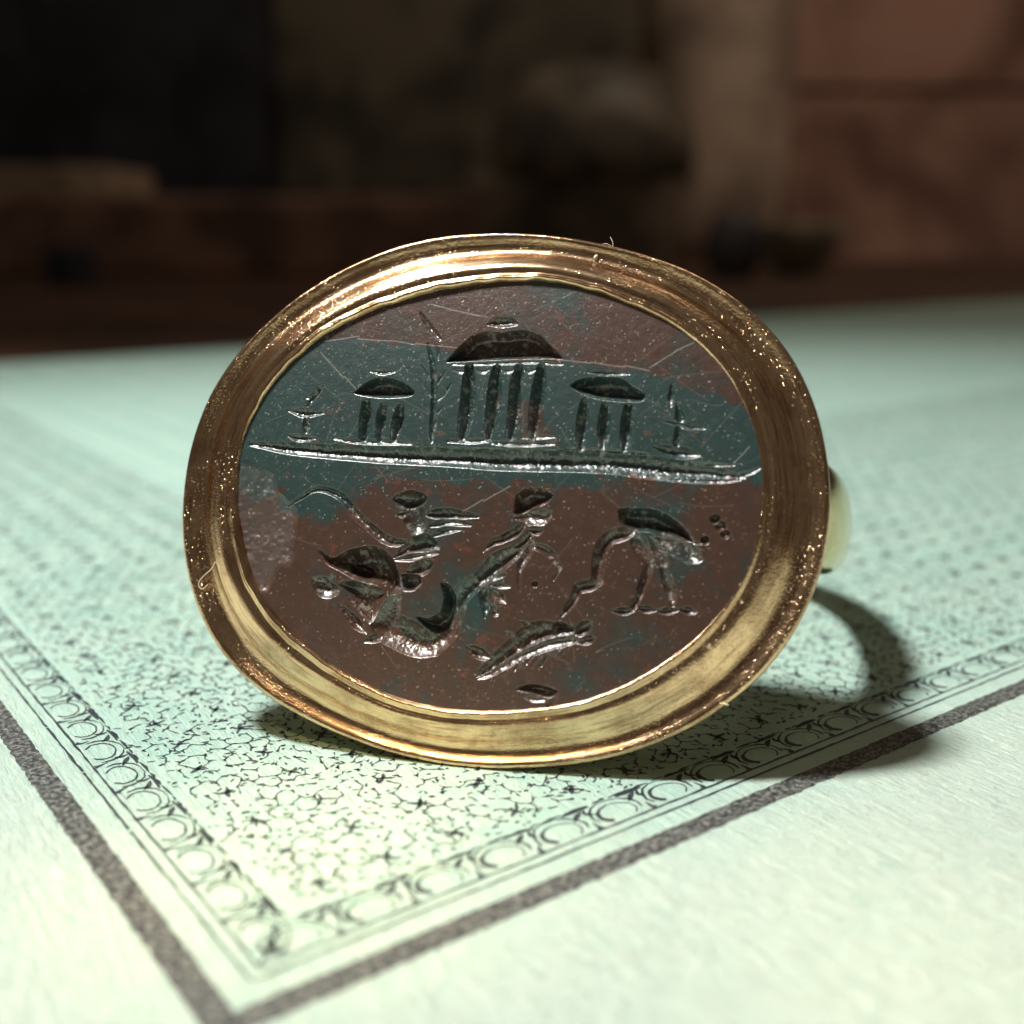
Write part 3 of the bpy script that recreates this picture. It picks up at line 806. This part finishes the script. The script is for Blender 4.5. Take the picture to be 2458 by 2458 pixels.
# row of arches
arch = Ink()
PITCHA = 0.1985
def put(pts, side, z=.0010):
    arch.line([(p[0], p[1], p[2]) if side == 0 else (p[1], p[0], p[2]) for p in pts], z)
for side in (0, 1):
    L = 12.0 if side == 0 else 16.0
    nA = int((L-.2)/PITCHA)
    for k in range(nA):
        c = 0.215 + k*PITCHA
        lod = c < 5
        j = lambda a=.004: random.gauss(0, a)
        # thick inner edge of the oval and its thin outer curve
        n = 16 if lod else 7
        o = []
        for q in range(n+1):
            a = -0.78*math.pi + 1.56*math.pi*q/n
            wv = .0024+.0070*max(0, math.sin(-a*0.9))**2 if side == 1 else .0024+.0018*abs(math.sin(a))
            o.append((0.156+0.044*math.cos(a)+j(.001), c+0.062*math.sin(a)+j(.001), wv*random.uniform(.7, 1.15)))
        put(o, side)
        if lod:
            o2 = []
            for q in range(10):
                a = -0.62*math.pi + 1.24*math.pi*q/9
                o2.append((0.158+0.066*math.cos(a)+j(.0015), c+0.084*math.sin(a)+j(.0015), (.0014+.0034*abs(math.sin(1.3*a))**2)*random.uniform(.6, 1.3)))
            put(o2, side)
            # leaf and wedge between two ovals
            m = c+PITCHA/2
            put(curve([(0.108, m+j(), .012), (0.122, m+j(), .006), (0.150, m+j(.006), .0015)], 6), side)
            put(curve([(0.180, m-.035+j(), .002), (0.200, m-.012+j(), .009), (0.214, m+.010+j(), .002)], 6), side)
            put(curve([(0.178, m+.034+j(), .002), (0.196, m+.022+j(), .007), (0.218, m+.030+j(), .002)], 6), side)
            put(curve([(0.222+j(.002), m-.05, .003), (0.226, m, .010*random.uniform(.5, 1.2)), (0.222+j(.002), m+.05, .003)], 5), side)
    # wavy dark edge toward the field
    x = 0.25
    while x < L:
        s_ = random.uniform(.03, .09)
        put([(0.231+j(.002), x, .0015), (0.233, x+s_*.5, random.uniform(.003, .006)), (0.231+j(.002), x+s_, .0015)], side)
        x += s_*random.uniform(.95, 1.25)
put(curve([(0.205, 0.235, .003), (0.16, 0.165, .006), (0.112, 0.118, .004)], 8), 0)
arch.build('arch_border', M_INK, 'stuff', 'row of printed ovals and leaves along the border')
# field of little stars and worm-like strokes
fld = Ink()
CS, CT = 0.2045, 0.1945
j = lambda a=.008: random.gauss(0, a)
wj = lambda w: w*random.uniform(.6, 1.35)
def in_field(s, t): return s > 0.262 and t > 0.262 and s < 16 and t < 12.4 and not (s > 1.68 and t > 4.42)
def near(s, t): return math.hypot(*P2W(s, t)) < 5.6
def star(s, t, big):
    a0 = random.uniform(-.3, .3)+.78
    for q in range(4):
        a = a0+q*math.pi/2+j(.25); L = random.uniform(.026, .040); b = a+j(.4)
        fld.line([(s, t, wj(.0068)), (s+.5*L*math.cos(a), t+.5*L*math.sin(a), wj(.0060)), (s+L*math.cos(.6*a+.4*b), t+L*math.sin(.6*a+.4*b), wj(.0028))])
    fld.blob(s, t, .0065)
# a loose net of worm-like strokes round pale discs
HS = CS*.333; HT = CT*.36
def disc(i, k):
    r = random.Random(i*7919+k*104729)
    return ((i+0.5*(k & 1))*HS+r.gauss(0, .0135)+.02, k*HT*0.93+r.gauss(0, .0125))
def tri(i, k, up):
    o = 1 if (k & 1) else 0
    if up: P = (disc(i, k), disc(i+1, k), disc(i+o, k+1))
    else: P = (disc(i+1, k), disc(i+o, k+1), disc(i+o+1, k+1))
    return (sum(p[0] for p in P)/3, sum(p[1] for p in P)/3)
NI, NK = int(16/HS)+2, int(12.5/(HT*.93))+2
for k in range(NK):
    for i in range(-1, NI):
        A = tri(i, k, True)
        if not in_field(*A): continue
        lod = near(*A)
        if not lod and random.random() < .12: continue
        o = 1 if (k & 1) else 0
        nb_ = [tri(i, k, False), tri(i-1, k, False)]
        nb_.append(tri(i-(0 if o else 1), k-1, False))
        for B in nb_:
            L = math.hypot(B[0]-A[0], B[1]-A[1])
            if L > .125 or not in_field(*B) or random.random() < .20: continue
            mx, my = (A[0]+B[0])/2+j(.007), (A[1]+B[1])/2+j(.007)
            if not lod:
                fld.line([(A[0], A[1], .0040), (mx, my, .0026), (B[0], B[1], .0040)]); continue
            cut = random.random()
            c1, c2 = (random.uniform(.35, .9), random.uniform(.35, .9)) if cut < .5 else (1, 1)
            fld.line([(A[0], A[1], wj(.0042)), (A[0]+(mx-A[0])*.5*c1, A[1]+(my-A[1])*.5*c1+j(.002), wj(.0028)), (A[0]+(mx-A[0])*c1, A[1]+(my-A[1])*c1, wj(.0017))])
            fld.line([(B[0], B[1], wj(.0042)), (B[0]+(mx-B[0])*.5*c2, B[1]+(my-B[1])*.5*c2+j(.002), wj(.0028)), (B[0]+(mx-B[0])*c2, B[1]+(my-B[1])*c2, wj(.0017))])
        if lod:
            fld.blob(A[0], A[1], wj(.0052))
            for q in range(random.choice((1, 2, 2, 3))):
                x, y = A[0]+j(.028), A[1]+j(.028)
                a = random.gauss(-PAZ+.2, .7); L = random.uniform(.004, .014)
                fld.line([(x-L*math.cos(a), y-L*math.sin(a), .0014), (x, y, wj(.0052)), (x+L*math.cos(a), y+L*math.sin(a), .0014)])
s = 0.365
while s < 16.0:
    t = 0.330
    while t < 12.3:
        if in_field(s, t): star(s+j(.005), t+j(.005), True)
        if in_field(s, t) and not near(s, t): fld.blob(s, t, .026, ax=1.4)
        t += CT
    s += CS
M_INK2 = ink_material('thin_ink', (0.035, 0.048, 0.055), (0.16, 0.21, 0.21), 0.48, 0.8)
fld.build('star_field', M_INK2, 'stuff', 'dense printed field of small stars and worm-like strokes')
# inner panel: ruled edge with fine lines
pan = Ink()
pan.line([(1.765, 4.5, .012), (1.765, 8, .012), (1.765, 12.9, .012)]); pan.line([(1.765, 4.5, .012), (8, 4.5, .012), (33, 4.5, .012)], .0013)
for k, off in enumerate((0.30, 0.42, 0.70, 0.78, 1.15, 1.6)):
    w = (.022, .008, .018, .01, .03, .02)[k]
    pan.line([(1.765+off, 4.5+off, w), (1.765+off, 9, w), (1.765+off, 12.9-off, w)])
    pan.line([(1.765+off, 4.5+off, w), (9, 4.5+off, w), (33, 4.5+off, w)], .0013)
g = G('pale_ink'); g.set(Base_Color=(0.27, 0.45, 0.40), Roughness=0.6)
pan.build('panel_rules', g.m, label='faint ruled lines of the far inner panel')

# ------------------------------------------------------------------ table and the dim room behind
M_WOOD = plain_material('dark_wood', (0.055, 0.026, 0.014), (0.10, 0.048, 0.026), 0.25, 0.55)
tb = mesh_ob('table', [(-90,-40,-.035),(90,-40,-.035),(90,75,-.035),(-90,75,-.035),(-90,-40,-3),(90,-40,-3),(90,75,-3),(-90,75,-3)],
             [(0,1,2,3),(7,6,5,4),(0,4,5,1),(1,5,6,2),(2,6,7,3),(3,7,4,0)], M_WOOD, smooth=False)
tag(tb, 'dark brown wooden table top beyond the far edge of the green paper', 'table')

def box(name, x0, x1, y0, y1, z0, z1, mat, parent=None, bev=0.25):
    import bmesh
    bm = bmesh.new(); bmesh.ops.create_cube(bm, size=1.0)
    for v in bm.verts: v.co = ((x0+x1)/2+v.co.x*(x1-x0), (y0+y1)/2+v.co.y*(y1-y0), (z0+z1)/2+v.co.z*(z1-z0))
    if bev: bmesh.ops.bevel(bm, geom=list(bm.edges), offset=bev, segments=3, profile=.5, affect='EDGES')
    me = bpy.data.meshes.new(name); bm.to_mesh(me); bm.free(); me.materials.append(mat)
    o = bpy.data.objects.new(name, me); COL.objects.link(o)
    if parent: o.parent = parent
    return o
wall = box('wall', -120, 120, 96, 99, -40, 90, plain_material('brown_wall', (0.30, 0.20, 0.15), (0.50, 0.33, 0.25), 0.05, .8), bev=0)
tag(wall, kind='structure')
def at(x, y, Y): # a photo point (1932 px wide) at distance Y
    return (x-966)/2131*Y, CAM_H+(439-y)/2131*Y
def lathe(name, prof, x, y, mat, parent=None, n=40):
    v = []; f = []
    for r, z in prof:
        for k in range(n): v.append((x+r*math.cos(2*math.pi*k/n), y+r*math.sin(2*math.pi*k/n), z))
    for a in range(len(prof)-1):
        for k in range(n): f.append((a*n+k, a*n+(k+1)%n, (a+1)*n+(k+1)%n, (a+1)*n+k))
    f.append(tuple(range(n))[::-1]); f.append(tuple((len(prof)-1)*n+k for k in range(n)))
    return mesh_ob(name, v, f, mat, parent)
Z0 = -.035
Mt = {}
Mt['block'] = plain_material('brown_block', (0.16, 0.085, 0.058), (0.27, 0.15, 0.10), 0.35, .7)
Mt['tan'] = plain_material('tan_board', (0.34, 0.25, 0.16), (0.44, 0.33, 0.22), 0.3, .7)
Mt['black'] = plain_material('black_board', (0.010, 0.010, 0.014), (0.030, 0.028, 0.042), 0.2, .6)
Mt['olive'] = plain_material('olive_dark', (0.07, 0.062, 0.045), (0.16, 0.135, 0.09), 0.18, .7)
Mt['beige'] = plain_material('beige_clay', (0.55, 0.40, 0.30), (0.72, 0.55, 0.42), 0.2, .75)
Mt['red'] = plain_material('red_brown_board', (0.36, 0.18, 0.13), (0.55, 0.32, 0.24), 0.10, .7)
Mt['green'] = plain_material('dark_green_glaze', (0.13, 0.11, 0.08), (0.24, 0.19, 0.13), 0.5, .5)
x1, z1 = at(900, 372, 46); x0, _ = at(-200, 372, 46)
b = box('wooden_box', x0, x1, 46, 54, Z0, z1, Mt['block']); tag(b, 'long low brown box blurred behind the paper, under the tan board', 'box')
x1, z2 = at(250, 322, 48); x0, _ = at(-150, 322, 48)
b = box('tan_board', x0, x1, 47, 53, z1+.02, z2, Mt['tan'], bev=.15); tag(b, 'short tan board lying on the left end of the brown box', 'board')
x0, _ = at(100, 460, 36); x1, z = at(158, 460, 36)
b = box('upright_case', x0, x1, 36, 38, Z0, z, Mt['black'], bev=.12); tag(b, 'small black upright case standing before the brown box at left', 'case')
x0, _ = at(-300, -300, 62); x1, z = at(520, -300, 62)
b = box('cabinet', x0, x1, 62, 75, Z0, z, Mt['black'], bev=.5); tag(b, 'tall black cabinet in the dark upper left, behind the tan board', 'cabinet')
x0, _ = at(540, -300, 66); x1, z = at(1196, -300, 66)
b = box('bookcase', x0, x1, 66, 75, Z0, z, Mt['olive'], bev=.5); tag(b, 'dark olive bookcase standing between the black cabinet and the beige vase', 'bookcase')
x0, _ = at(880, 345, 52); x1, z3 = at(1245, 345, 52)
b = box('wooden_stand', x0, x1, 49, 56, Z0, z3, plain_material('stand_brown', (0.13, 0.095, 0.065), (0.24, 0.18, 0.12), .3, .7)); tag(b, 'low dark brown stand under the dark rounded jar', 'stand')
xa, za = at(1110, 125, 52); xr, _ = at(1262, 125, 52); rj = xr-xa
lathe('jar', [(rj*1.15, z3+.01), (rj*1.22, z3+(za-z3)*.2), (rj*1.15, z3+(za-z3)*.45), (rj*1.0, z3+(za-z3)*.65), (rj*.75, z3+(za-z3)*.82), (rj*.35, za*.93)], xa, 52, Mt['green'])
tag(bpy.data.objects['jar'], 'dark green round jar standing on the low brown stand', 'jar')
xa, zt = at(1330, 20, 70); xr, _ = at(1462, 20, 70); rv = xr-xa
lathe('vase', [(rv*.75, Z0), (rv*.9, 2.0), (rv, 6.0), (rv*1.02, 9.0), (rv*1.04, 12.0), (rv*1.05, zt+9), (rv*.8, zt+12)], xa, 70, Mt['beige'])
tag(bpy.data.objects['vase'], 'tall pale beige vase behind the dark jar', 'vase')
pn = empty('panelled_screen', (at(1900, 445, 80)[0], 80, Z0), 'reddish brown panelled screen standing at the right behind the paper', 'screen')
for (y0, y1) in ((560, 492), (484, 196), (188, -150)):
    xa, za = at(1462, y0, 80); xb, zb = at(2250, y1, 80)
    o = box('panel', xa-pn.location.x, xb-pn.location.x, 0, 4, max(Z0, za)-Z0, zb-Z0, Mt['red'], pn, bev=.3)
xa, _ = at(1372, 440, 44); 
lathe('pot', [(.7, Z0), (1.05, .5), (1.15, 1.2), (.9, 2.0), (.6, 2.4)], xa, 44, plain_material('blue_black_glaze', (0.05, 0.045, 0.05), (0.11, 0.095, 0.09), .6, .5))
tag(bpy.data.objects['pot'], 'small blue-black pot on the table behind the top right of the ring', 'pot')
xa, _ = at(1492, 440, 47)
lathe('bowl', [(.8, Z0), (1.3, .5), (1.75, 1.3), (1.85, 2.0), (1.7, 2.05), (1.55, 1.4)], xa, 47, plain_material('olive_clay', (0.26, 0.21, 0.14), (0.40, 0.32, 0.22), .6, .7))
tag(bpy.data.objects['bowl'], 'small olive brown bowl on the table beside the blue-black pot', 'bowl')

# ------------------------------------------------------------------ dust caught on the ring
def fibre(name, pts, rad, mat, w):
    P = np.array(pts, float); u, v = face_uv(P[:,0], P[:,1], w)
    C = curve(np.stack([u, v, np.full(len(u), w)+np.array([p[2] for p in pts])], 1), len(pts)*6)
    W = CENTRE + C @ RM.T
    T = np.gradient(W, axis=0); T /= np.linalg.norm(T, axis=1)[:, None]
    A = np.cross(T, AN); A /= np.linalg.norm(A, axis=1)[:, None]+1e-9; B = np.cross(T, A)
    n = 6; vv = []; ff = []
    for k in range(len(W)):
        for q in range(n):
            a = 2*math.pi*q/n; vv.append(W[k]+rad*(math.cos(a)*A[k]+math.sin(a)*B[k]))
    for k in range(len(W)-1):
        for q in range(n): ff.append((k*n+q, k*n+(q+1)%n, (k+1)*n+(q+1)%n, (k+1)*n+q))
    return mesh_ob(name, vv, ff, mat)
g = G('pale_lint'); g.set(Base_Color=(0.80, 0.70, 0.50), Roughness=0.6); M_LINT = g.m
q = .4658
o = fibre('lint_fibre', [(1190*q, 700+1452*q, 0), (1135*q, 700+1432*q, .004), (1113*q, 700+1393*q, .004), (1092*q, 700+1428*q, .003), (1040*q, 700+1478*q, .004), (1025*q, 700+1512*q, .004), (1045*q, 700+1532*q, .002), (1070*q, 700+1510*q, 0)], .0011, M_LINT, .022)
tag(o, 'thin curly pale fibre lying on the left side of the gold bezel', 'fibre')
o = fibre('lint_fibre', [(1440, 588, .0), (1456, 586, .004), (1470, 592, .002), (1471, 582, .004), (1465, 570, .003)], .0010, M_LINT, .006)
tag(o, 'tiny pale hair standing up from the top edge of the bezel', 'fibre')
def flake(name, x, y, w, rx_, ry_, rot, label):
    u, v = face_uv([x], [y], w); c = CENTRE + RM @ np.array([u[0], v[0], w])
    vv = []; ff = []
    rg = random.Random(int(x))
    n = 9
    for ring_, (sc_, h) in enumerate(((1, 0), (.8, .004), (.35, .007))):
        for k in range(n):
            a = 2*math.pi*k/n; r = sc_*rg.uniform(.8, 1.15)
            px, py = rx_*r*math.cos(a), ry_*r*math.sin(a)
            vv.append(c + RM @ np.array([px*math.cos(rot)-py*math.sin(rot), px*math.sin(rot)+py*math.cos(rot), h]))
    for a in range(2):
        for k in range(n): ff.append((a*n+k, a*n+(k+1)%n, (a+1)*n+(k+1)%n, (a+1)*n+k))
    ff.append(tuple(2*n+k for k in range(n))); ff.append(tuple(range(n))[::-1])
    tag(mesh_ob(name, vv, ff, M_LINT), label, 'dust speck')
flake('dust_flake', 1430, 618, .006, .007, .0095, -.4, 'pale dust speck on the upper right of the gold bezel')
flake('dust_flake', 1741, 1690, .016, .013, .0035, -.25, 'white sliver of dust on the lower right rim of the bezel')
